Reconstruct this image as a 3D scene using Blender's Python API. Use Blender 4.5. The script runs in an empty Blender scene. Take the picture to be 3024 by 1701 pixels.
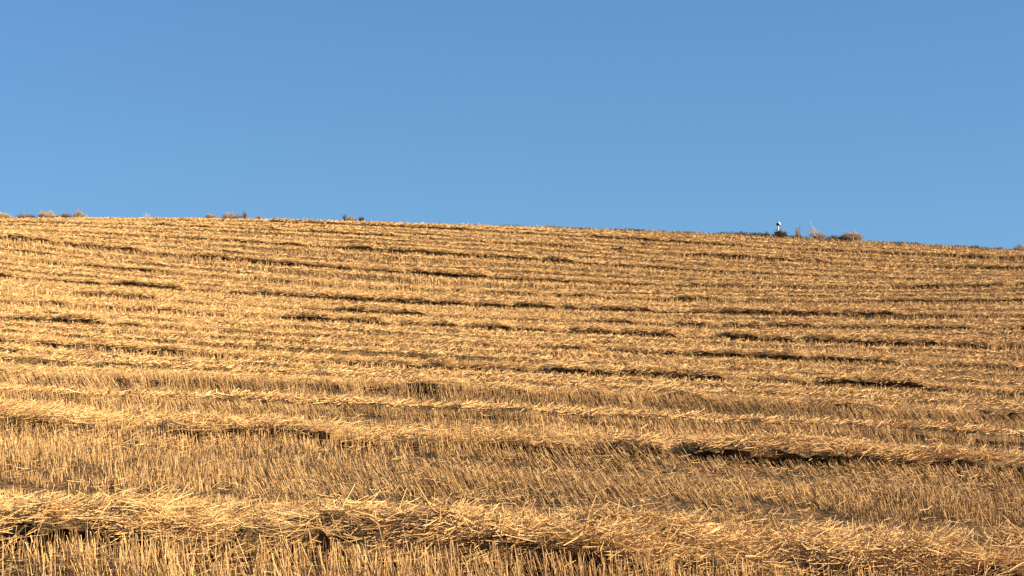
import bpy, math
import numpy as np
from mathutils import Vector, Matrix

S = bpy.context.scene
COL = S.collection
R = math.radians
rng = np.random.default_rng(11)

# ------------------------------------------------------------------ camera, sky, sun, exposure
FPX, CX, EYE = 3030.0, 1512.0, 1.95          # focal length and centre in photo pixels, eye height in metres
cd = bpy.data.cameras.new("camera"); cam = bpy.data.objects.new("camera", cd); COL.objects.link(cam)
cd.sensor_width = 36.0; cd.lens = 36.0 * FPX / 3024.0; cd.clip_end = 4000.0; cd.clip_start = 0.1
cam.location = (0, 0, EYE); cam.rotation_euler = (R(90) + 54.0 / FPX, 0, 0)
S.camera = cam

SUN_AZ, SUN_EL = 99.0, 19.0                  # azimuth to the right of the view direction (+Y)
w = bpy.data.worlds.new("World"); S.world = w; w.use_nodes = True
nt = w.node_tree; bg = nt.nodes["Background"]
sky = nt.nodes.new("ShaderNodeTexSky"); sky.sky_type = 'NISHITA'; sky.sun_disc = False
sky.sun_elevation = R(SUN_EL); sky.sun_rotation = R(SUN_AZ)
sky.altitude = 1000; sky.air_density = 1.45; sky.dust_density = 0.0; sky.ozone_density = 7.1
tcs = nt.nodes.new("ShaderNodeTexCoord"); lift = nt.nodes.new("ShaderNodeVectorMath"); lift.operation = 'MULTIPLY_ADD'
lift.inputs[1].default_value = (0.6, 1, 0.5); lift.inputs[2].default_value = (0, 0, 0.16)   # the air is clear right down to the crest
nrm_ = nt.nodes.new("ShaderNodeVectorMath"); nrm_.operation = 'NORMALIZE'
nt.links.new(tcs.outputs["Generated"], lift.inputs[0]); nt.links.new(lift.outputs[0], nrm_.inputs[0]); nt.links.new(nrm_.outputs[0], sky.inputs[0])
nt.links.new(sky.outputs[0], bg.inputs[0]); bg.inputs[1].default_value = 0.0515
ld = bpy.data.lights.new("sun", 'SUN'); sun = bpy.data.objects.new("sun", ld); COL.objects.link(sun)
ld.energy = 5.0; ld.angle = R(0.53); ld.color = (1.0, 0.84, 0.60)
sv = Vector((math.sin(R(SUN_AZ)) * math.cos(R(SUN_EL)), math.cos(R(SUN_AZ)) * math.cos(R(SUN_EL)), math.sin(R(SUN_EL))))
sun.rotation_euler = sv.to_track_quat('Z', 'Y').to_euler()
S.view_settings.view_transform = 'Standard'; S.view_settings.look = 'None'
S.view_settings.exposure = 1.70; S.view_settings.gamma = 1.0

# ------------------------------------------------------------------ helpers
def tag(o, label=None, cat=None, group=None, kind=None):
    if label: o["label"] = label
    if cat: o["category"] = cat
    if group: o["group"] = group
    if kind: o["kind"] = kind
    return o

def hash2(ix, iy, seed):
    h = (ix.astype(np.int64) * 374761393 + iy.astype(np.int64) * 668265263 + seed * 974634777) & 0xFFFFFFFF
    h = ((h ^ (h >> 13)) * 1274126177) & 0xFFFFFFFF
    return ((h ^ (h >> 16)) & 0xFFFFFF) / float(0xFFFFFF)

def noise(x, y, seed=0):                     # smooth value noise in 0..1
    x = np.asarray(x, float); y = np.asarray(y, float) + np.zeros_like(x)
    ix = np.floor(x); iy = np.floor(y); fx = x - ix; fy = y - iy
    fx = fx * fx * (3 - 2 * fx); fy = fy * fy * (3 - 2 * fy)
    a = hash2(ix, iy, seed); b = hash2(ix + 1, iy, seed); c = hash2(ix, iy + 1, seed); d = hash2(ix + 1, iy + 1, seed)
    return (a * (1 - fx) + b * fx) * (1 - fy) + (c * (1 - fx) + d * fx) * fy

def fbm(x, y, seed=0, o=3):
    v = 0; a = 0.5; s = 0
    for k in range(o):
        v = v + a * noise(x * 2 ** k, y * 2 ** k, seed + 17 * k); s += a; a *= 0.5
    return v / s

def sstep(a, b, x):
    t = np.clip((x - a) / (b - a), 0, 1); return t * t * (3 - 2 * t)

def mesh_obj(name, verts, faces, mats, parent=None, tint=None, fmat=None, smooth=False):
    """verts (N,3); faces: list of integer arrays, each (M,3) or (M,4); one mesh object"""
    me = bpy.data.meshes.new(name)
    faces = [f for f in faces if len(f)]
    me.vertices.add(len(verts)); me.vertices.foreach_set("co", np.ascontiguousarray(verts, np.float32).ravel())
    loops = np.concatenate([f.ravel() for f in faces]).astype(np.int32)
    tot = np.concatenate([np.full(len(f), f.shape[1], np.int32) for f in faces])
    me.loops.add(len(loops)); me.loops.foreach_set("vertex_index", loops)
    me.polygons.add(len(tot))
    me.polygons.foreach_set("loop_start", np.concatenate([[0], np.cumsum(tot)[:-1]]).astype(np.int32))
    if fmat is not None: me.polygons.foreach_set("material_index", fmat.astype(np.int32))
    me.polygons.foreach_set("use_smooth", np.full(len(tot), smooth, dtype=bool))
    if tint is not None:
        at = me.attributes.new("tint", 'FLOAT', 'POINT'); at.data.foreach_set("value", tint.astype(np.float32))
    for m in (mats if isinstance(mats, (list, tuple)) else [mats]): me.materials.append(m)
    me.update(calc_edges=True); me.validate()
    o = bpy.data.objects.new(name, me); COL.objects.link(o)
    if parent: o.parent = parent
    return o

def tubes(P, rad, tint=None, sides=3):
    """P (N,K,3): N polylines of K points, rad (N,) or (N,K). Returns verts, quads, caps, tint per vertex"""
    N, K, _ = P.shape
    rad = np.asarray(rad, float)
    if rad.ndim == 1: rad = np.repeat(rad[:, None], K, 1)
    T = np.gradient(P, axis=1) if K > 2 else np.repeat((P[:, 1:2] - P[:, 0:1]), 2, 1)
    T = T / (np.linalg.norm(T, axis=2, keepdims=True) + 1e-9)
    ref = np.where(np.abs(T[:, :, 2:3]) > 0.8, np.array([1.0, 0, 0]), np.array([0, 0, 1.0]))
    A = np.cross(T, ref); A /= np.linalg.norm(A, axis=2, keepdims=True) + 1e-9
    B = np.cross(T, A)
    ph = rng.random(N)[:, None] * 6.283
    V = np.empty((N, K, sides, 3))
    for s in range(sides):
        an = ph + s * 2 * math.pi / sides
        V[:, :, s] = P + rad[:, :, None] * (np.cos(an)[:, :, None] * A + np.sin(an)[:, :, None] * B)
    base = (np.arange(N) * K * sides)[:, None]
    Q = []
    for k in range(K - 1):
        for s in range(sides):
            s2 = (s + 1) % sides
            Q.append(np.stack([np.full(N, k * sides + s), np.full(N, k * sides + s2), np.full(N, (k + 1) * sides + s2), np.full(N, (k + 1) * sides + s)], 1) + base)
    cap = np.stack([np.full(N, (K - 1) * sides + s) for s in range(sides)], 1) + base
    t = np.repeat((tint if tint is not None else rng.random(N)), K * sides)
    return V.reshape(-1, 3), np.concatenate(Q), cap, t

def merge(parts):
    """parts: list of (verts, [face arrays], tint, material index)"""
    vs, fs3, fs4, m3, m4, ts, off = [], [], [], [], [], [], 0
    for v, fl, t, mi in parts:
        for f in fl:
            if f.shape[1] == 3: fs3.append(f + off); m3.append(np.full(len(f), mi))
            else: fs4.append(f + off); m4.append(np.full(len(f), mi))
        vs.append(v); ts.append(t); off += len(v)
    F, M = [], []
    if fs4: F.append(np.concatenate(fs4)); M += m4
    if fs3: F.append(np.concatenate(fs3)); M += m3
    return np.concatenate(vs), F, np.concatenate(ts), np.concatenate(M)

# ------------------------------------------------------------------ materials
def straw_mat(name, stops, rough=0.72, transl=0.18, patch=0.0):
    m = bpy.data.materials.new(name); m.use_nodes = True; n = m.node_tree.nodes; l = m.node_tree.links
    n.clear()
    out = n.new("ShaderNodeOutputMaterial"); at = n.new("ShaderNodeAttribute"); at.attribute_name = "tint"
    cr = n.new("ShaderNodeValToRGB"); l.new(at.outputs["Fac"], cr.inputs[0])
    e = cr.color_ramp.elements
    while len(e) > 1: e.remove(e[-1])
    e[0].position = stops[0][0]; e[0].color = (*stops[0][1], 1)
    for p, c in stops[1:]:
        x = e.new(p); x.color = (*c, 1)
    col = cr.outputs[0]
    if patch:                                # weathering differs from patch to patch of the field
        tc = n.new("ShaderNodeTexCoord"); mp = n.new("ShaderNodeMapping"); mp.inputs["Scale"].default_value = (0.25, 0.8, 0.4)
        no = n.new("ShaderNodeTexNoise"); no.inputs["Scale"].default_value = 0.6; no.inputs["Detail"].default_value = 4
        l.new(tc.outputs["Object"], mp.inputs[0]); l.new(mp.outputs[0], no.inputs["Vector"])
        mr = n.new("ShaderNodeMapRange"); mr.inputs[1].default_value = 0.3; mr.inputs[2].default_value = 0.7
        mr.inputs[3].default_value = 1 - patch; mr.inputs[4].default_value = 1 + patch * 0.5
        l.new(no.outputs[0], mr.inputs[0])
        mx = n.new("ShaderNodeVectorMath"); mx.operation = 'SCALE'
        l.new(col, mx.inputs[0]); l.new(mr.outputs[0], mx.inputs["Scale"]); col = mx.outputs[0]
    p = n.new("ShaderNodeBsdfPrincipled"); p.inputs["Roughness"].default_value = rough
    p.inputs["Specular IOR Level"].default_value = 0.18
    l.new(col, p.inputs["Base Color"])
    if transl:
        tr = n.new("ShaderNodeBsdfTranslucent"); l.new(col, tr.inputs[0])
        mi = n.new("ShaderNodeMixShader"); mi.inputs[0].default_value = transl
        l.new(p.outputs[0], mi.inputs[1]); l.new(tr.outputs[0], mi.inputs[2]); l.new(mi.outputs[0], out.inputs[0])
    else:
        l.new(p.outputs[0], out.inputs[0])
    return m

M_STUB = straw_mat("stubble_straw", [(0, (.13, .076, .034)), (.25, (.38, .227, .094)), (.6, (.59, .356, .147)), (1, (.725, .475, .212))], patch=0.22, transl=.08)
M_STRAW = straw_mat("cut_straw", [(0, (.345, .195, .075)), (.3, (.545, .329, .132)), (.7, (.68, .430, .179)), (1, (.76, .525, .245))])
M_MAT_SHADE = straw_mat("matted_straw_shade", [(0, (.055, .030, .011)), (.5, (.135, .078, .029)), (1, (.26, .155, .06))], rough=0.8, transl=0)  # matted core straw, darkened further to deepen the shade in the hollows
M_TWIG = straw_mat("dry_twig", [(0, (.08, .055, .045)), (.5, (.30, .215, .145)), (1, (.52, .40, .27))], rough=0.8, transl=0.1)
M_DARKWEED = straw_mat("dark_weed", [(0, (.035, .030, .018)), (.6, (.10, .075, .04)), (1, (.26, .18, .10))], rough=0.8, transl=0.1)
M_PALE = straw_mat("pale_dry_grass", [(0, (.34, .24, .15)), (.5, (.58, .45, .30)), (1, (.76, .66, .5))], transl=0.25)

def fibrous(m):
    n = m.node_tree.nodes; l = m.node_tree.links; p = n["Principled BSDF"]
    tc = n.new("ShaderNodeTexCoord"); mp = n.new("ShaderNodeMapping"); mp.inputs["Scale"].default_value = (9, 34, 42); mp.inputs["Rotation"].default_value = (0.2, 0.3, 0.5)
    no = n.new("ShaderNodeTexNoise"); no.inputs["Scale"].default_value = 1.6; no.inputs["Detail"].default_value = 6; no.inputs["Distortion"].default_value = 1.2
    l.new(tc.outputs["Object"], mp.inputs[0]); l.new(mp.outputs[0], no.inputs["Vector"])
    bp = n.new("ShaderNodeBump"); bp.inputs["Strength"].default_value = 1.0; bp.inputs["Distance"].default_value = 0.06
    l.new(no.outputs[0], bp.inputs["Height"]); l.new(bp.outputs[0], p.inputs["Normal"])
    src = p.inputs["Base Color"].links[0].from_socket
    mr = n.new("ShaderNodeMapRange"); mr.inputs[1].default_value = .3; mr.inputs[2].default_value = .7; mr.inputs[3].default_value = .35; mr.inputs[4].default_value = 1.9
    l.new(no.outputs[0], mr.inputs[0])
    mx = n.new("ShaderNodeVectorMath"); mx.operation = 'SCALE'; l.new(src, mx.inputs[0]); l.new(mr.outputs[0], mx.inputs["Scale"]); l.new(mx.outputs[0], p.inputs["Base Color"])
fibrous(M_MAT_SHADE)

def simple_mat(name, col, rough=0.5, var=0.0, scale=20):
    m = bpy.data.materials.new(name); m.use_nodes = True; n = m.node_tree.nodes; l = m.node_tree.links
    p = n["Principled BSDF"]; p.inputs["Roughness"].default_value = rough
    no = n.new("ShaderNodeTexNoise"); no.inputs["Scale"].default_value = scale; no.inputs["Detail"].default_value = 5
    tc = n.new("ShaderNodeTexCoord"); l.new(tc.outputs["Object"], no.inputs["Vector"])
    cr = n.new("ShaderNodeValToRGB"); l.new(no.outputs[0], cr.inputs[0])
    cr.color_ramp.elements[0].position = .3; cr.color_ramp.elements[1].position = .7
    cr.color_ramp.elements[0].color = (*[c * (1 - var) for c in col], 1); cr.color_ramp.elements[1].color = (*col, 1)
    l.new(cr.outputs[0], p.inputs["Base Color"])
    return m

def ground_mat():
    m = bpy.data.materials.new("soil_and_chaff"); m.use_nodes = True; n = m.node_tree.nodes; l = m.node_tree.links
    p = n["Principled BSDF"]; p.inputs["Roughness"].default_value = 0.95; p.inputs["Specular IOR Level"].default_value = 0.1
    tc = n.new("ShaderNodeTexCoord")
    def nz(scale, det, sc=(1, 1, 1)):
        mp = n.new("ShaderNodeMapping"); mp.inputs["Scale"].default_value = sc
        x = n.new("ShaderNodeTexNoise"); x.inputs["Scale"].default_value = scale; x.inputs["Detail"].default_value = det
        l.new(tc.outputs["Object"], mp.inputs[0]); l.new(mp.outputs[0], x.inputs["Vector"]); return x.outputs[0]
    a = nz(14, 8); b = nz(1.2, 4, (.3, 1, 1))
    cr = n.new("ShaderNodeValToRGB"); l.new(a, cr.inputs[0]); e = cr.color_ramp.elements
    e[0].position = .36; e[0].color = (.042, .024, .010, 1); e[1].position = .66; e[1].color = (.24, .142, .062, 1)
    x = e.new(.48); x.color = (.095, .056, .025, 1)
    mr = n.new("ShaderNodeMapRange"); mr.inputs[1].default_value = .3; mr.inputs[2].default_value = .7; mr.inputs[3].default_value = .7; mr.inputs[4].default_value = 1.2
    l.new(b, mr.inputs[0])
    mx = n.new("ShaderNodeVectorMath"); mx.operation = 'SCALE'; l.new(cr.outputs[0], mx.inputs[0]); l.new(mr.outputs[0], mx.inputs["Scale"])
    l.new(mx.outputs[0], p.inputs["Base Color"])
    bp = n.new("ShaderNodeBump"); bp.inputs["Strength"].default_value = 0.7; bp.inputs["Distance"].default_value = 0.05
    l.new(a, bp.inputs["Height"]); l.new(bp.outputs[0], p.inputs["Normal"])
    return m
M_SOIL = ground_mat()

# ------------------------------------------------------------------ the hill: one height field
# Every windrow runs across the slope at a constant distance; the survey points give its direction from the
# standpoint (x) and how high it lies (y), the spacing of the swaths its distance; the hill's height follows.
SURVEY = [
 (8.55, [(124,1552),(705,1569),(1016,1585),(1327,1588),(1600,1604),(1944,1621),(2336,1645),(2860,1655)]),
 (15.0, [(20,1224),(290,1241),(540,1262),(954,1282),(1482,1297),(1944,1315),(2293,1333),(2599,1351),(2991,1377)]),
 (21.7, [(0,1100),(621,1115),(893,1128),(1233,1140),(1543,1156),(1738,1163),(2009,1175),(2555,1202),(2950,1218)]),
 (28.2, [(0,1000),(349,1024),(776,1056),(1213,1078),(1446,1084),(1776,1098),(2063,1112),(2296,1121),(2723,1144)]),
 (34.7, [(58,940),(241,950),(427,958),(738,975),(1000,990),(1505,1012),(1738,1028),(2102,1043),(2490,1056),(2956,1080)]),
 (41.2, [(31,888),(349,907),(893,936),(1213,956),(1563,970),(1912,986),(2179,998),(2412,1006),(2645,1012),(2994,1022)]),
 (47.7, [(233,872),(543,893),(932,915),(1155,926),(1543,941),(1796,950),(2063,958),(2373,964),(2606,966),(2900,967)]),
 (54.2, [(0,810),(194,828),(485,850),(835,871),(1213,890),(1466,903),(1815,914),(2218,922),(2567,929),(2990,932)]),
 (60.7, [(175,771),(349,788),(718,818),(1000,838),(1349,857),(1737,874),(2070,882),(2490,887),(2878,886)]),
 (67.2, [(39,703),(330,729),(602,754),(854,777),(1175,799),(1427,816),(1699,831),(2043,841),(2470,845),(2917,844)]),
 (73.7, [(100,675),(520,700),(873,716),(1027,725),(1330,741),(1582,760),(1815,778),(2024,792),(2500,812),(2900,822)]),
 (80.2, [(0,658),(490,668),(815,683),(1155,699),(1555,716),(1840,740),(2063,755),(2315,771),(2665,787),(2994,794)]),
 (86.7, [(0,656),(446,656),(737,659),(1000,664),(1349,677),(1737,700),(2024,720),(2412,741),(2606,750),(2994,764)]),
 (93.0, [(0,650),(300,650),(700,652),(1000,659),(1400,669),(1700,679),(2000,691),(2300,706),(2600,722),(3024,745)]),
]
D_ROWS = [r[0] for r in SURVEY]
UG = np.linspace(-1.0, 1.0, 81)
def row_curve(pts):
    p = np.array(pts, float); u = (p[:, 0] - CX) / FPX
    c = np.polyfit(u, p[:, 1], 3 if len(pts) > 8 else 2)
    uc = np.clip(UG, -.52, .52)
    d = np.polyder(c)
    y = np.polyval(c, uc) + (UG - uc) * np.clip(np.polyval(d, uc), -20, 260)
    return y
def plane_y(d): return 904.0 + 0.05 * UG * FPX + 5925.0 / d
tab_d, tab_e = [0.0, 4.0], [np.full(81, -.13), np.full(81, -.13)]
crest = None
for d, pts in SURVEY:
    y = row_curve(pts)
    tab_d.append(d); tab_e.append((plane_y(d) - y) * d / FPX - (0.13 if d < 75 else 0.06 if d < 82 else 0.0)); crest = y
for d, dy in ((96.5, 2.0), (102, 16), (115, 60), (150, 170), (230, 260), (700, 330), (2500, 360)):
    tab_d.append(d); tab_e.append((plane_y(d) - crest - dy) * d / FPX)
tab_d = np.array(tab_d); tab_e = np.array(tab_e)
DG = np.concatenate([np.arange(0, 120, 0.5), np.arange(120, 2500, 10.0)])
def pchip(xk, yk, x):
    h = np.diff(xk)[:, None]; dl = np.diff(yk, axis=0) / h
    m = np.zeros_like(yk); m[1:-1] = (dl[:-1] * h[1:] + dl[1:] * h[:-1]) / (h[1:] + h[:-1]); m[0] = dl[0]; m[-1] = dl[-1]
    i = np.clip(np.searchsorted(xk, x, side='right') - 1, 0, len(xk) - 2)
    t = ((x - xk[i]) / (xk[i + 1] - xk[i]))[:, None]; H = h[i]
    return (2*t**3-3*t**2+1)*yk[i] + (t**3-2*t**2+t)*H*m[i] + (-2*t**3+3*t**2)*yk[i+1] + (t**3-t**2)*H*m[i+1]
ET = pchip(tab_d, tab_e, DG)
ker = np.exp(-0.5 * (np.arange(-8, 9) / 3.0) ** 2); ker /= ker.sum()   # smooth over about 3 m of distance
n0 = np.searchsorted(DG, 88.0)
sm = np.array([np.convolve(np.pad(ET[:240, j], 8, mode='edge'), ker, 'valid') for j in range(81)]).T
ET[:n0 - 8] = sm[:n0 - 8]

def zt(x, y):
    x = np.asarray(x, float); y = np.asarray(y, float)
    d = np.clip(y, 0.01, 2490)
    u = np.clip(x / np.maximum(d, 3.0), -0.999, 0.999)
    j = (u + 1) / 2 * 80; j0 = np.clip(np.floor(j).astype(int), 0, 79); fj = j - j0
    i0 = np.clip(np.searchsorted(DG, d, side='right') - 1, 0, len(DG) - 2); fi = (d - DG[i0]) / (DG[i0 + 1] - DG[i0])
    e = (ET[i0, j0] * (1 - fj) + ET[i0, j0 + 1] * fj) * (1 - fi) + (ET[i0 + 1, j0] * (1 - fj) + ET[i0 + 1, j0 + 1] * fj) * fi
    lim = 400.0
    return -0.05 * lim * np.tanh(x / lim) + e

def zg(x, y):                                # with the small bumps of the soil
    return zt(x, y) + 0.05 * (fbm(x * 0.9, y * 0.9, 5) - 0.5) + 0.13 * sstep(10, 22, y) * (fbm(x * .03, y * .75, 7, 2) - .5) + 0.03 * (noise(x * 3.1, y * 3.1, 6) - 0.5)

ys = np.concatenate([[-600, -300, -150, -80, -40, -20, -10, -5, 0, 3], np.arange(4, 30, 0.16), np.arange(30, 100, 0.4), np.arange(100, 130, 2), [140, 160, 190, 240, 320, 450, 700, 1200, 2000]])
xs_c = np.concatenate([np.arange(0, 14, 0.16), np.arange(14, 80, 0.7), np.arange(80, 130, 5), [140, 160, 200, 260, 350, 500, 800, 1300, 2000]])
xs = np.concatenate([-xs_c[:0:-1], xs_c])
GX, GY = np.meshgrid(xs, ys)
GZ = zg(GX, GY)
nx, ny = len(xs), len(ys)
idx = np.arange(nx * ny).reshape(ny, nx)
q = np.stack([idx[:-1, :-1].ravel(), idx[:-1, 1:].ravel(), idx[1:, 1:].ravel(), idx[1:, :-1].ravel()], 1)
g = mesh_obj("field_ground", np.stack([GX.ravel(), GY.ravel(), GZ.ravel()], 1), [q], M_SOIL, smooth=True)
tag(g, kind="structure", label="bare brown soil and chaff of the sloping field")

# ------------------------------------------------------------------ swath layout
# heavy stretches of each windrow (start, end, height factor); x as in SURVEY
HEAVY = [
 [(-900,3900,.8)],
 [(-900,-100,.7),(-40,60,1.1),(60,350,.8),(540,1000,.95),(1020,1300,.45),(1440,1700,.5),(1800,1960,.9),(2040,3300,1.1),(3400,3900,.6)],
 [(-900,-300,.6),(0,120,.6),(580,640,.5),(850,1000,.55),(1200,1400,.8),(1440,1570,.85),(1720,1800,.7),(1990,2080,.8),(2270,2340,.55),(2400,2600,.7),(2880,3300,.7)],
 [(-500,-200,.6),(0,250,.45),(270,440,.75),(480,580,.7),(770,830,.6),(1100,1230,.6),(1280,1340,.8),(1400,1570,.7),(1620,1730,1.05),(1740,1840,.7),(1850,2130,1.0),(2250,2330,.6),(2420,2720,.95),(3000,3400,.7)],
 [(-500,-200,.6),(50,160,.7),(180,310,1.),(350,560,.5),(690,780,.5),(1600,1760,.7),(1800,2020,.7),(2030,2220,.95),(2230,2380,.95),(2400,2640,.8),(2800,2990,.65)],
 [(-500,-100,.7),(10,60,.7),(160,220,.7),(290,370,.5),(440,560,.6),(850,990,1.05),(1000,1140,.75),(1190,1260,.75),(1280,1360,.7),(1390,1520,.85),(1530,1620,.65),(1700,1830,1.),(1840,1990,1.),(2130,2240,1.1),(2260,2340,.9),(2380,2760,1.1),(2770,2920,.85),(2970,3300,.9)],
 [(-400,-100,.7),(225,480,1.),(520,580,.6),(760,800,.4),(900,1000,.7),(1000,1260,1.),(1500,1640,.45),(1750,1870,.85),(2000,2090,.75),(2150,2250,.75),(2270,2400,.85),(2440,2600,.6),(2600,2880,.75),(2960,3300,.6)],
 [(-500,50,.95),(190,330,.6),(350,545,1.15),(555,660,.65),(695,755,.9),(770,1000,1.),(1000,1390,1.),(1420,1510,.95),(1520,1640,.95),(1665,1720,.85),(1755,1930,1.05),(2040,2300,1.0),(2310,2650,1.05),(2700,2900,.6),(2920,3300,.5)],
 [(-300,-60,.6),(170,560,.6),(700,960,.65),(1170,1220,.7),(1340,1370,.8),(1430,1590,.75),(1630,1790,.75),(2000,2120,.9),(2200,2400,.6),(2430,2620,.6),(2600,2780,.9),(2780,3200,.7)],
 [(-500,-100,.7),(30,160,1.15),(180,420,.8),(585,700,.9),(700,980,.8),(1000,1200,.6),(1215,1450,1.2),(1460,1720,.75),(1740,2000,.5),(2040,2300,.8),(2300,2560,.7),(2640,2960,.9),(3000,3400,.7)],
 [(520,560,.5),(840,900,.6),(1025,1110,.85),(1140,1590,.85),(1620,1700,1.05),(1820,2000,.55),(2024,2500,.35),(2600,2800,.35)],
 [(-300,200,.55),(465,515,.9),(570,640,.55),(790,850,.75),(870,1185,.65),(1330,1500,.5),(1530,1760,.9),(1820,1850,1.4),(2050,2340,1.05),(2360,2450,1.0),(2660,2860,.8),(2850,3400,1.2)],
 [(-300,200,.4),(440,600,.5),(690,750,.5),(800,1400,.7),(1540,1600,.5),(1730,2200,.85),(2380,2700,.8),(2690,3400,1.0)],
]
ROWS = D_ROWS[:-1]
def row_y(k, x):                             # the swath's centre line wanders a little
    d = ROWS[k]
    return d - 0.1 + 0.30 * (fbm(x * 0.10, d, 31) - 0.5) + (0.10 if k > 2 else 0.22) * (noise(x * 0.6, d * 1.7, 32) - 0.5)
def row_h(k, x):                             # 0 = thin scattered straw, 1 = full windrow
    d = ROWS[k]; px = CX + x / d * FPX
    h = np.full_like(x, 0.40 if k > 2 else 0.24) + .22 * (fbm(x * .05, d, 43) - .3)
    for a, b, f in HEAVY[k]:
        e = 22.0
        h = np.maximum(h, f * (1.1 if k > 2 else 1.05) * sstep(a - e, a + e, px) * sstep(b + e, b - e, px))
    return h * (0.72 + 0.5 * fbm(x * (1.1 if k < 3 else .7), d, 41, 3))
DR = np.array(ROWS)
def swath(x, y):                             # distance behind the nearest windrow on the camera's side, and its index
    k = np.clip(np.searchsorted(DR, y, side='right') - 1, 0, len(DR) - 1)
    return y - DR[k], k

# ------------------------------------------------------------------ stubble
def stubble_band(y0, y1, per_m2, wid, hscale, drill):
    half = lambda d: 0.5 * d * 1.30 + 1.0
    area = (y1 - y0) * 2 * half(0.5 * (y0 + y1))
    n = int(area * per_m2)
    y = np.sqrt(rng.random(n) * (y1 ** 2 - y0 ** 2) + y0 ** 2)
    x = (rng.random(n) * 2 - 1) * half(y)
    if drill: y = np.round(y / drill) * drill + rng.normal(0, 0.028, n) + 0.05 * (noise(x * .5, y * 0, 3) - .5)
    # tillers: neighbouring stalks share a root
    cl = 0.035
    x = np.where(rng.random(n) < .55, np.round(x / .09) * .09 + rng.normal(0, cl * .4, n), x)
    thin = fbm(x * 1.3, y * 1.6, 51)
    s, k = swath(x, y)
    yy = y + 0.5 * (noise(x * .25, y * .02, 8) - .5)
    s2 = yy - DR[k]
    track = np.maximum(np.exp(-((s2 - 2.15) / .22) ** 2) * (0.35 + noise(x * .35, k * 7.3, 9)), np.exp(-((s2 - 4.5) / .20) ** 2) * noise(x * .3, k * 5.1, 10) * 1.1)
    track = np.clip(track, 0, 1)
    gap = noise(x * 6.5, y * 6.5, 58) * .6 + noise(x * 2.2, y * 3, 59) * .4
    keep = rng.random(n) > (0.85 * track + 0.55 * sstep(.55, .32, thin) + .52 * sstep(.54, .36, gap) * sstep(50, 20, y) + .30 * (y < 8.3))
    x, y, k, s, track, thin = (a[keep] for a in (x, y, k, s, track, thin))
    n = len(x)
    h = hscale * (0.115 + 0.085 * rng.random(n)) * (0.80 + 0.40 * fbm(x * .5, y * .8, 52)) * (1 - 0.78 * track)
    streak = fbm(x * .035, y * 1.35, 57, 3)
    h *= 0.70 + 0.60 * sstep(.30, .72, streak)
    h *= np.where(rng.random(n) < .05, 1.45, 1.0) * np.where(y < 8.4, 1.4, 1.0) * (1 + .35 * np.exp(-((s - 5.7) / .5) ** 2))
    lm = 0.08 + 0.75 * sstep(.38, .72, fbm(x * .22 + 4, y * .3, 53)) * (0.4 + .6 * sstep(0.8, 2.2, s))
    lm = .8 * lm + .12 * sstep(1.0, 2.2, s) * sstep(-1, 2.5, x) * (y < 15) * sstep(.25, .6, noise(x * .5, y * .6, 60))
    lx = -lm * (0.75 + 0.5 * rng.random(n)) + rng.normal(0, .16, n)
    ly = 0.25 * (fbm(x * .3, y * .3, 54) - .5) + rng.normal(0, .16, n)
    down = rng.random(n) < 0.07 + 0.25 * track
    lx = np.where(down, rng.normal(-.4, 1.2, n), lx); ly = np.where(down, rng.normal(0, .9, n), ly)
    nrm = np.sqrt(1 + lx ** 2 + ly ** 2)
    base = np.stack([x, y, zg(x, y) - 0.01], 1)
    tip = base + np.stack([lx, ly, np.ones(n)], 1) * (h / nrm)[:, None]
    P = np.stack([base, tip], 1)
    r = wid * (0.7 + 0.6 * rng.random(n))
    tint = np.clip(-.05 + 0.80 * rng.random(n) + 0.55 * (fbm(x * .35, y * .9, 55) - .35) + .10 * sstep(14, 45, y), 0, 1)
    tint = np.where(rng.random(n) < .20 * sstep(40, 15, y), tint * .3, tint)
    v, qd, c, t = tubes(P, np.stack([r, r * .85], 1), tint)
    return (v, [qd, c], t, 0)

bands = [stubble_band(5.0, 10, 1050, .0020, 1.0, .165), stubble_band(10, 13, 1000, .0022, 1.0, .165), stubble_band(13, 22, 620, .0028, 1.0, .165),
         stubble_band(22, 36, 190, .0055, 1.05, .17), stubble_band(36, 60, 100, .0085, 1.1, 0), stubble_band(60, 95.5, 56, .0120, 1.15, 0)]
V, F, T, Mi = merge(bands)
st = mesh_obj("wheat_stubble", V, F, M_STUB, tint=T)
tag(st, "golden cut wheat stubble standing all over the hillside between the straw rows", "stubble", kind="stuff")

# ------------------------------------------------------------------ loose straw
def straws(x, y, z, dirs, L, r, tint, sag=0.22):
    n = len(x)
    c = np.stack([x, y, z], 1)
    a = c - dirs * (L / 2)[:, None]; b = c + dirs * (L / 2)[:, None]
    side = rng.normal(0, 1, (n, 3)); side[:, 2] = -np.abs(side[:, 2]) * .4
    mid = c + side * (L * sag * rng.random(n))[:, None]
    return tubes(np.stack([a, mid, b], 1), r, tint)

def litter(y0, y1, per_m2, r, L0):
    half = lambda d: 0.5 * d * 1.30 + 1.0
    n = int((y1 - y0) * 2 * half(.5 * (y0 + y1)) * per_m2)
    y = np.sqrt(rng.random(n) * (y1 ** 2 - y0 ** 2) + y0 ** 2); x = (rng.random(n) * 2 - 1) * half(y)
    s, k = swath(x, y)
    keep = rng.random(n) < 0.25 + .9 * sstep(.45, .75, fbm(x * .4, y * .9, 61)); x, y = x[keep], y[keep]; n = len(x)
    az = rng.normal(0.25, 0.9, n); el = rng.normal(0.05, .22, n)
    d = np.stack([np.cos(az) * np.cos(el), np.sin(az) * np.cos(el), np.sin(el)], 1)
    z = zg(x, y) + 0.03 + 0.15 * rng.random(n)
    v, qd, c, t = straws(x, y, z, d, L0 * (.5 + rng.random(n)), r * (.7 + .6 * rng.random(n)), np.clip(.3 + .7 * rng.random(n), 0, 1))
    return (v, [qd, c], t, 0)
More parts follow.
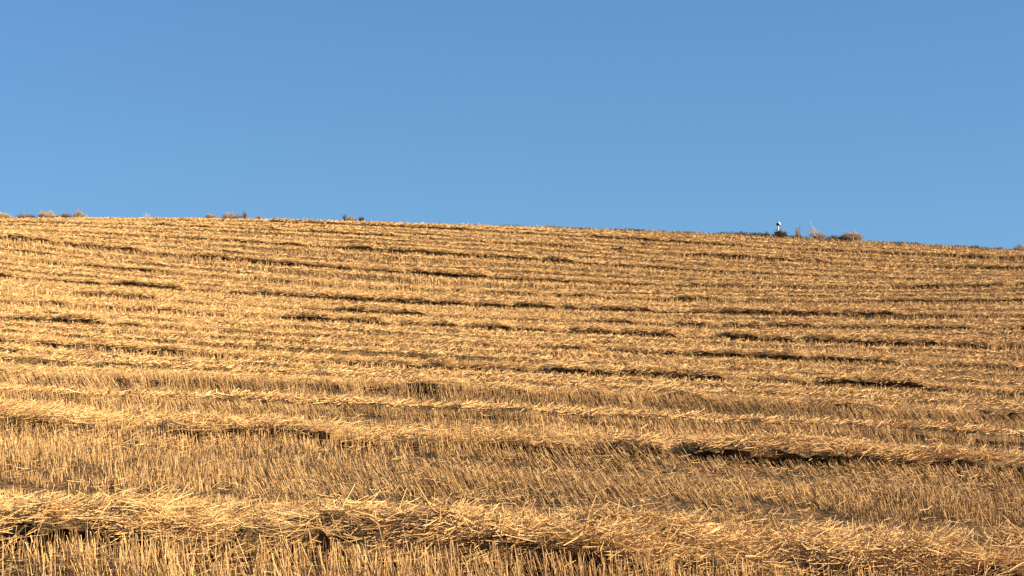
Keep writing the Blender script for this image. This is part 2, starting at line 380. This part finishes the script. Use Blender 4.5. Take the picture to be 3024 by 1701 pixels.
def thin_ridge(yc0, seed, hmax):
    """a low broken straw ridge between two windrows, added for its dark shade line"""
    half = .5 * yc0 * 1.28 + 1; x = np.arange(-half, half, max(.07, yc0 * .006)); n = len(x)
    yc = yc0 + .3 * (fbm(x * .08, yc0, seed) - .5) + .1 * (noise(x * .8, yc0, seed + 1) - .5)
    h = hmax * sstep(.12, .55, fbm(x * .10, yc0 * 3.1, seed + 2, 3)) * (.6 + .8 * fbm(x * .8, yc0, seed + 3))
    pr = np.array([(-.16, -.03), (-.20, .5), (-.14, .9), (.02, 1.), (.2, .7), (.42, -.03)]); m = len(pr)
    jj = np.arange(m)[None, :] + np.zeros((n, 1))
    X = np.repeat(x[:, None], m, 1); Y = yc[:, None] + pr[None, :, 0] + .14 * (noise(X * 4 + jj, jj * 2., seed + 4) - .5)
    Z = zg(X, Y) + h[:, None] * pr[None, :, 1] * (.7 + .6 * noise(X * 3, jj * 1.7, seed + 5)) - .02
    ii = np.arange(n * m).reshape(n, m)
    q = np.stack([ii[:-1, :-1].ravel(), ii[1:, :-1].ravel(), ii[1:, 1:].ravel(), ii[:-1, 1:].ravel()], 1)
    core = (np.stack([X, Y, Z], 2).reshape(-1, 3), [q], noise(X.ravel() * 5, Y.ravel() * 7, seed + 6), 1)
    ns = int(2 * half * 5200 / yc0 ** 1.05); sx = (rng.random(ns) * 2 - 1) * half
    hx = np.interp(sx, x, h); kp = rng.random(ns) < hx / hmax + .08; sx = sx[kp]; hx = hx[kp]; ns = len(sx)
    sy = np.interp(sx, x, yc) + .05 + np.abs(rng.normal(0, .25, ns))
    az = rng.normal(.2, .8, ns); el = rng.normal(.08, .2, ns)
    dr = np.stack([np.cos(az) * np.cos(el), np.sin(az) * np.cos(el), np.sin(el)], 1)
    v, qd, c, t = straws(sx, sy, zg(sx, sy) + hx * .9 + .05 * rng.random(ns), dr, (.14 + .3 * rng.random(ns)) * (1 + .01 * yc0), (.0022 + .00017 * yc0) * (.6 + .8 * rng.random(ns)), np.clip(.3 + .7 * rng.random(ns), 0, 1))
    return [core, (v, [qd, c], t, 0)]
extra = []  # added ridges whose dark cores draw the shade lines of stubble steps
for k in range(2, len(ROWS)):
    extra += thin_ridge(ROWS[k] + 2.2, 110 + 10 * k, .17) + thin_ridge(ROWS[k] + 4.3, 300 + 10 * k, .13)
extra += thin_ridge(ROWS[1] + 3.3, 105, .16)
V, F, T, Mi = merge([litter(5, 14, 90, .0018, .13), litter(5, 14, 16, .0022, .22), litter(14, 30, 14, .0032, .22), litter(30, 60, 4, .007, .28), litter(60, 93, 1.2, .011, .34)] + extra)
lt = mesh_obj("loose_straw", V, F, [M_STRAW, M_MAT_SHADE], tint=T, fmat=Mi)
tag(lt, "loose pale straws lying scattered over the stubble", "straw", kind="stuff")

# ------------------------------------------------------------------ windrows, one object each
PROF = np.array([(-.22, -.02), (-.26, .10), (-.46, .22), (-.54, .36), (-.36, .46), (-.12, .52), (.18, .47), (.48, .33), (.75, .16), (.95, -.02)])
LABELS = {
 0: "nearest straw windrow, broad tangle of long straws across the bottom of the field",
 1: "second straw windrow up from the bottom, thick with a dark underside at its right end",
 2: "third straw windrow up from the bottom, broken, with its darkest clump just left of centre",
 3: "fourth straw windrow up from the bottom, broken into short dark clumps",
 4: "fifth straw windrow up from the bottom, dark mainly in its right half",
 5: "sixth straw windrow up from the bottom, long dark humps on the right",
 6: "seventh straw windrow up from the bottom, thin, dark at left and centre",
 7: "eighth straw windrow up from the bottom, a nearly continuous chain of dark clumps",
 8: "ninth straw windrow up from the bottom, sixth below the hill crest, low and ragged",
 9: "straw windrow halfway up the slope, fourth below the crest row, with a heavy dark clump near the centre",
 10: "short dark straw windrow in the upper field, third below the crest, mostly in the middle",
 11: "long dark straw windrow in the upper field, second below the crest",
 12: "topmost thin straw windrow running just below the hill crest",
}
LABELS[9] = "tenth straw windrow up, fourth below the hill crest, heavy dark clump near its centre"
LABELS[8] = "ninth straw windrow up, fifth below the hill crest, low and ragged"
def windrow(k):
    d = ROWS[k]; half = 0.5 * d * 1.28 + 1.0
    step = max(0.035, d * 0.0042)
    x = np.arange(-half, half, step); n = len(x); m = len(PROF)
    yc = row_y(k, x); h = row_h(k, x)
    wide = .95 if k == 0 else .8
    hs = [.33, .27, .31, .35, .39, .43, .47, .49, .49, .52, .54, .56, .53][k]
    ph = h[:, None] * hs * PROF[None, :, 1]
    py = PROF[None, :, 0] * (0.40 + 0.55 * np.sqrt(np.clip(h, 0, 1.4)))[:, None] * wide
    jj = np.arange(m)[None, :] + np.zeros((n, 1))
    bump = (fbm(x[:, None] * 2.3 + jj * .5, jj * .55 + d, 71, 2) - .5) * 0.42 + (noise(x[:, None] * 8 + jj * 1.7, jj * 1.1 + d, 72) - .5) * 0.16
    py = py + bump * (.6 if k < 3 else .4) * np.clip(h, .2, 1)[:, None]; ph = ph + bump * np.clip(h, .1, .9)[:, None] * (PROF[None, :, 1] > 0) * (.9 if k < 1 else .35)
    Y = yc[:, None] + py; X = np.repeat(x[:, None], m, 1)
    Z = zg(X, Y) + np.where(PROF[None, :, 1] < 0, -.04, np.maximum(ph, -0.03) + 0.02 + .07 * np.clip(h, 0, 1)[:, None])
    Vc = np.stack([X, Y, Z], 2).reshape(-1, 3)
    ii = np.arange(n * m).reshape(n, m)
    qc = np.stack([ii[:-1, :-1].ravel(), ii[1:, :-1].ravel(), ii[1:, 1:].ravel(), ii[:-1, 1:].ravel()], 1)
    tc = noise(X.ravel() * 6, Y.ravel() * 6 + Z.ravel() * 9, 73)
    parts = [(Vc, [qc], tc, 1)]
    # the straws that make up its surface
    per = [4600, 2500, 1200, 760, 560, 450, 400, 350, 310, 280, 250, 230, 210][k]
    r0 = [.0025, .0032, .0042, .0054, .0064, .0075, .0085, .0095, .0105, .0115, .0125, .0135, .014][k]
    ns = int(2 * half * per)
    sx = (rng.random(ns) * 2 - 1) * (half - .1)
    hx = row_h(k, sx)
    keep = rng.random(ns) < 0.22 + 0.85 * hx; sx = sx[keep]; hx = hx[keep]; ns = len(sx)
    pp = rng.random(ns) * (m - 1); pp = np.where(rng.random(ns) < .35, 3 + rng.random(ns) * 5, pp)
    fi = np.clip((sx - x[0]) / step, 0, n - 1.001); i0 = fi.astype(int); j0 = np.clip(pp.astype(int), 0, m - 2)
    a = (fi - i0)[:, None]; b = (pp - j0)[:, None]; G = np.stack([X, Y, Z], 2)
    C = (G[i0, j0] * (1 - a) + G[i0 + 1, j0] * a) * (1 - b) + (G[i0, j0 + 1] * (1 - a) + G[i0 + 1, j0 + 1] * a) * b
    front = pp < 3.6
    kp2 = ~front | (rng.random(ns) < (.34 if k < 1 else .25) * (.3 + 1.4 * sstep(.35, .7, fbm(sx * 1.4, pp * .8, 76, 2))))
    if k < 3: kp2 &= rng.random(ns) < (.10 if k == 0 else .2) + .95 * sstep(.44 if k == 0 else .36, .62, fbm(sx * .9 + pp * .12, pp * .55 + 3 * d, 79, 3))
    sx, hx, pp, C, front = sx[kp2], hx[kp2], pp[kp2], C[kp2], front[kp2]; ns = len(sx)
    # combed into wisps: neighbours lie much the same way
    az = (fbm(sx * 1.3, pp * .5 + d, 77, 2) - .42) * 2.0 + rng.normal(0, .55, ns); el = (fbm(sx * 1.6, pp * .6 + d, 78, 2) - .42) * .6 + rng.normal(0, .20, ns)
    wild = rng.random(ns) < .28
    az = np.where(wild, rng.normal(.3, 1.2, ns), az); el = np.where(wild, rng.normal(.15, .4, ns), el)
    el = np.where(front, el + .12, el)
    dr = np.stack([np.cos(az) * np.cos(el), np.sin(az) * np.cos(el), np.sin(el)], 1)
    L = (0.12 + (0.46 if k == 0 else .28) * rng.random(ns) ** 1.6) * (1 + 0.006 * d)
    off = rng.random(ns) ** 2 * 0.09
    C[:, 2] += off + 0.01; C[:, 1] -= np.where(front, off * .9, 0)
    t = np.clip(.12 + .75 * rng.random(ns) + np.where(front, -.1, .12), 0, 1)  # shade put into the tint: front straws darker, upper ones lighter
    v, qd, c, t = straws(C[:, 0], C[:, 1], C[:, 2], dr, L, r0 * (.65 + .7 * rng.random(ns)), t)
    parts.append((v, [qd, c], t, 0))
    # the thin fringe of thrown straw behind it
    nf = int(2 * half * per * (0.22 if k == 0 else 0.5))
    fx = (rng.random(nf) * 2 - 1) * half; fy = row_y(k, fx) + .2 + np.abs(rng.normal(0, .45, nf))
    fh = fbm(fx * .5, fy * .7, 81); kp = rng.random(nf) < .15 + 1.1 * sstep(.35, .65, fh); fx, fy = fx[kp], fy[kp]; nf = len(fx)
    az = rng.normal(0.2, 1.0, nf); el = rng.normal(.12, .28, nf)
    dr = np.stack([np.cos(az) * np.cos(el), np.sin(az) * np.cos(el), np.sin(el)], 1)
    v, qd, c, t = straws(fx, fy, zg(fx, fy) + .08 + .14 * rng.random(nf), dr, (0.10 + 0.24 * rng.random(nf) ** 1.5) * (1 + .006 * d), r0 * (.65 + .7 * rng.random(nf)), np.clip(.35 + .65 * rng.random(nf), 0, 1))
    parts.append((v, [qd, c], t, 0))
    V, F, T, Mi = merge(parts)
    o = mesh_obj("straw_windrow", V, F, [M_STRAW, M_MAT_SHADE], tint=T, fmat=Mi)
    tag(o, LABELS[k], "windrow", "straw windrows across the stubble slope")
for k in range(len(ROWS)): windrow(k)

# ------------------------------------------------------------------ along the crest
def at(px, d=93.6):
    x = (px - CX) / FPX * d
    return x, d, float(zt(np.array([x]), np.array([d]))[0]) + 0.15
MPP = 93.6 / FPX                             # metres per photo pixel on the crest

def plant(name, px, wpx, hpx, n, mat, label, cat, group=None, spread=1.0, lean=0.0, r=.010, fork=3, dome=True, d=93.6, tl=(0, 1), curl=.25):
    """a dry plant: stems fanning out from its base, each forking into thin twigs"""
    cx, cy, cz = at(px, d); W = wpx * MPP; H = hpx * MPP
    th = rng.random(n) * 2 * math.pi; rad = np.sqrt(rng.random(n))
    bx = np.cos(th) * rad * W * .28; by = np.sin(th) * rad * W * .28
    tx = np.cos(th) * rad * W * .5 * spread + lean * H; ty = np.sin(th) * rad * W * .5 * spread
    hh = H * (np.sqrt(np.clip(1 - (rad * .9) ** 2, .08, 1)) if dome else (1 - .45 * rad)) * (.60 + .45 * rng.random(n)) * (.62 + .66 * noise(th * 1.6 + px, rad * 2.2, 7)) * np.where(rng.random(n) < .07, 1.35, 1.0)
    b = np.stack([bx, by, np.full(n, -.05)], 1); t = np.stack([tx, ty, hh], 1)
    mid = (b + t) / 2 + np.stack([rng.normal(0, .08, n) * W * curl, rng.normal(0, .08, n) * W * curl, hh * .12], 1)
    tint = np.clip(tl[0] + (tl[1] - tl[0]) * rng.random(n), 0, 1)
    v, q1, c, tt = tubes(np.stack([b, mid, t], 1), np.stack([np.full(n, r * 1.3), np.full(n, r), np.full(n, r * .5)], 1), tint)
    parts = [(v, [q1, c], tt, 0)]
    if fork:
        f = np.repeat(np.arange(n), fork); m = len(f); s = .3 + .65 * rng.random(m)
        p0 = b[f] * (1 - s)[:, None] + t[f] * s[:, None] + (mid[f] - (b[f] + t[f]) / 2) * (1 - np.abs(2 * s - 1))[:, None]
        dv = rng.normal(0, 1, (m, 3)); dv[:, 2] = np.abs(dv[:, 2]) * .8 + .2; dv /= np.linalg.norm(dv, axis=1, keepdims=True)
        Ls = H * (.12 + .2 * rng.random(m))
        p1 = p0 + dv * Ls[:, None]; p1[:, 2] = np.minimum(p1[:, 2], H * 1.03)
        pm = (p0 + p1) / 2 + rng.normal(0, .03, (m, 3)) * Ls[:, None] * 4
        v, q1, c, tt = tubes(np.stack([p0, pm, p1], 1), np.repeat((r * .55 * (.7 + .6 * rng.random(m)))[:, None], 3, 1), np.clip(tl[0] + (tl[1] - tl[0]) * rng.random(m) + .1, 0, 1))
        parts.append((v, [q1, c], tt, 0))
    V, F, T, Mi = merge(parts)
    o = mesh_obj(name, V, F, mat, tint=T); o.location = (cx, cy, cz)
    return tag(o, label, cat, group)

GB = "dry bushes along the hill crest"
plant("dry_bush", 5, 60, 22, 260, M_TWIG, "rounded tan bush at the far left end of the crest", "bush", GB, tl=(.4, 1))
plant("dry_bush", 78, 62, 17, 170, M_TWIG, "low thin dark bush between two rounded tan bushes at the crest's left end", "bush", GB, tl=(0, .5))
plant("dry_bush", 138, 56, 24, 300, M_TWIG, "largest rounded tan bush on the left part of the crest", "bush", GB, tl=(.4, 1))
plant("dry_bush", 187, 50, 19, 120, M_TWIG, "sparse dark twiggy bush right of the largest rounded tan bush", "bush", GB, tl=(0, .45))
plant("dry_bush", 230, 40, 23, 170, M_TWIG, "upright tan bush at the right end of the left bush group", "bush", GB, tl=(.2, .95))
plant("dry_weed", 256, 20, 16, 14, M_TWIG, "wispy thin weed beside the upright tan bush", "weed", tl=(.3, .8), r=.008)
plant("dry_weed", 432, 30, 20, 16, M_PALE, "faint thin pale weed alone on the bare crest between the bush groups", "weed", r=.007, fork=2)
plant("dry_bush", 621, 34, 19, 190, M_TWIG, "small squat brown bush at the left of the middle crest group", "bush", GB, tl=(.3, .85))
plant("dry_bush", 682, 60, 21, 260, M_TWIG, "wide brown bush in the middle crest group", "bush", GB, tl=(.25, .9))
plant("dry_bush", 721, 20, 27, 46, M_TWIG, "narrow dark upright bush beside the wide brown bush", "bush", GB, tl=(0, .5), dome=False, r=.015)
plant("dry_bush", 763, 20, 15, 70, M_TWIG, "tiny brown bush alone right of the middle crest group", "bush", GB, tl=(.15, .7))
plant("dry_weed", 805, 14, 11, 16, M_DARKWEED, "little dark weed right of the tiny brown bush", "weed", r=.01)
plant("dry_bush", 1034, 38, 18, 150, M_TWIG, "low pale twiggy bush near the tall weed with the dark head", "bush", GB, tl=(.4, 1))
plant("dry_weed", 1020, 12, 27, 16, M_DARKWEED, "tall weed with a dark knobbly head above the low pale twiggy bush", "weed", dome=False, r=.016, lean=-.18, fork=5)
plant("dry_bush", 1067, 18, 19, 60, M_DARKWEED, "dark upright bush right of the low pale twiggy bush", "bush", GB, dome=False, r=.014)
plant("dry_weed", 1128, 30, 7, 60, M_TWIG, "flat dry weed patch on the crest near the dark upright bush", "weed", tl=(.2, .8))
# around the marker post
plant("dry_weed", 2302, 30, 26, 120, M_DARKWEED, "dense dark weed clump at the foot of the white marker post", "weed", r=.016)
plant("dry_weed", 2267, 14, 20, 26, M_DARKWEED, "dark upright weed left of the white marker post", "weed", dome=False, r=.013)
plant("dry_weed", 2319, 14, 24, 34, M_DARKWEED, "narrow dark weed just right of the white marker post", "weed", dome=False, r=.014)
plant("dry_grass_tuft", 2357, 22, 42, 60, M_TWIG, "tall reddish brown grass tuft standing right of the marker post", "grass tuft", dome=False, tl=(.3, .9), r=.010, fork=1)
plant("dry_grass_tuft", 2418, 34, 50, 70, M_PALE, "pale feathery grass tuft leaning left on the right part of the crest", "grass tuft", dome=False, lean=-.45, r=.007, fork=2)
plant("dry_bush", 2424, 40, 22, 120, M_TWIG, "small tan bush at the foot of the pale feathery tuft", "bush", GB, tl=(.3, 1))
plant("dry_bush", 2468, 60, 16, 190, M_DARKWEED, "low dark bush between the small tan bush and the domed grass clump", "bush", GB)
plant("dry_grass_tuft", 2515, 70, 25, 420, M_PALE, "wide domed clump of drooping dry grass right of the low dark bush", "grass tuft", tl=(.0, .7), r=.013)
plant("dry_weed", 2666, 12, 8, 12, M_DARKWEED, "small dark weed on the crest right of the domed grass clump", "weed", r=.011)
plant("dry_weed", 2707, 14, 8, 18, M_DARKWEED, "rounded dark weed midway along the falling right crest", "weed", r=.012)
plant("dry_weed", 2826, 11, 7, 12, M_DARKWEED, "tiny dark weed on the lower right crest", "weed", r=.012)
plant("dry_weed", 2880, 34, 10, 60, M_TWIG, "low brown weed on the lower right crest before the last bush", "weed", tl=(.1, .7))
plant("dry_bush", 3014, 44, 18, 90, M_TWIG, "pale grey brown bush at the far right end of the crest", "bush", GB, tl=(.5, 1), r=.010)

# the rough unmown strip along the crest
n = 15000
px = 1300 + rng.random(n) * 2000; x = (px - CX) / FPX * 93.6
dens = sstep(1300, 1750, px) * (.3 + .7 * sstep(.35, .65, fbm(x * .5, x * 0, 91))) * (1 + .8 * sstep(2080, 2200, px) * sstep(2420, 2340, px))
kp = rng.random(n) < dens; x, px = x[kp], px[kp]; n = len(x)
y = 93.2 + rng.random(n) * 1.5
hh = (.11 + .20 * rng.random(n)) * (.6 + .9 * fbm(x * 1.1, y, 92)) * (1 + .6 * sstep(2080, 2200, px) * sstep(2440, 2340, px))
b = np.stack([x, y, zg(x, y) - .02], 1); t = b + np.stack([rng.normal(0, .10, n), rng.normal(0, .08, n), hh], 1)
V, Q, C, T = tubes(np.stack([b, t], 1), np.full(n, .013) * (.6 + .8 * rng.random(n)), np.clip(rng.random(n) * .9, 0, 1))
mg = mesh_obj("rough_grass", V, [Q, C], M_DARKWEED, tint=T)
tag(mg, "dark rough unmown grass strip along the right part of the hill crest", "grass", kind="stuff")

n = 5200
px = -300 + rng.random(n) * 3600; x = (px - CX) / FPX * 93.6
kp = rng.random(n) < sstep(.35, .7, fbm(x * .8, x * 0, 94)); x = x[kp]; n = len(x)
y = 92.8 + rng.random(n) * 1.6; hh = (.12 + .22 * rng.random(n) ** 2) * (.5 + fbm(x * 1.7, y, 95))
b = np.stack([x, y, zg(x, y) - .02], 1); t = b + np.stack([rng.normal(0, .08, n), rng.normal(0, .08, n), hh], 1)
V, Q, C, T = tubes(np.stack([b, t], 1), np.full(n, .008) * (.6 + .8 * rng.random(n)), .3 + .7 * rng.random(n))
pg = mesh_obj("dry_grass", V, [Q, C], M_PALE, tint=T)
tag(pg, "thin pale dry grass standing up along the hill crest", "grass", kind="stuff")

# ------------------------------------------------------------------ white marker post
M_WHITE = simple_mat("white_paint", (.80, .80, .78), .4, .1, 30)
M_HOOD_SHADE = simple_mat("hood_shade_black", (.02, .02, .022), .7, .2, 30)  # black that stands in for the shade under the hood
def lathe(prof, seg=24):
    p = np.array(prof, float); m = len(p); an = np.arange(seg) * 2 * math.pi / seg
    V = np.stack([p[:, None, 0] * np.cos(an), p[:, None, 0] * np.sin(an), np.repeat(p[:, None, 1], seg, 1)], 2).reshape(-1, 3)
    ii = np.arange(m * seg).reshape(m, seg); jj = np.roll(ii, -1, 1)
    q = np.stack([ii[:-1].ravel(), jj[:-1].ravel(), jj[1:].ravel(), ii[1:].ravel()], 1)
    return V, q
px_, py_, pz_ = at(2299, 93.9)
root = bpy.data.objects.new("marker_post", None); COL.objects.link(root); root.location = (px_, py_, pz_)
tag(root, "white marker post with a white domed hood standing in dark weeds on the crest", "post")
V, q = lathe([(.001, -.3), (.055, -.3), (.055, 1.13), (.065, 1.135), (.065, 1.18), (.001, 1.18)])
post = mesh_obj("post", V, [q], M_WHITE, parent=root, smooth=False)
V, q = lathe([(.19, .0), (.205, .005), (.212, .05), (.19, .14), (.14, .21), (.08, .25), (.001, .265)])
hood = mesh_obj("hood", V, [q], M_WHITE, parent=root, smooth=True)
V2, q2 = lathe([(.001, .01), (.188, .006), (.20, -.02), (.19, -.06), (.13, -.09), (.001, -.10)])
shade_plug = mesh_obj("hood_shade_plug", V2, [q2], M_HOOD_SHADE, parent=hood, smooth=True)  # dark plug filling the hood in place of its inner shade
hood.location = (0, 0, 1.185); hood.scale = (.92, .92, .92); hood.rotation_euler = (R(-24), R(34), 0)
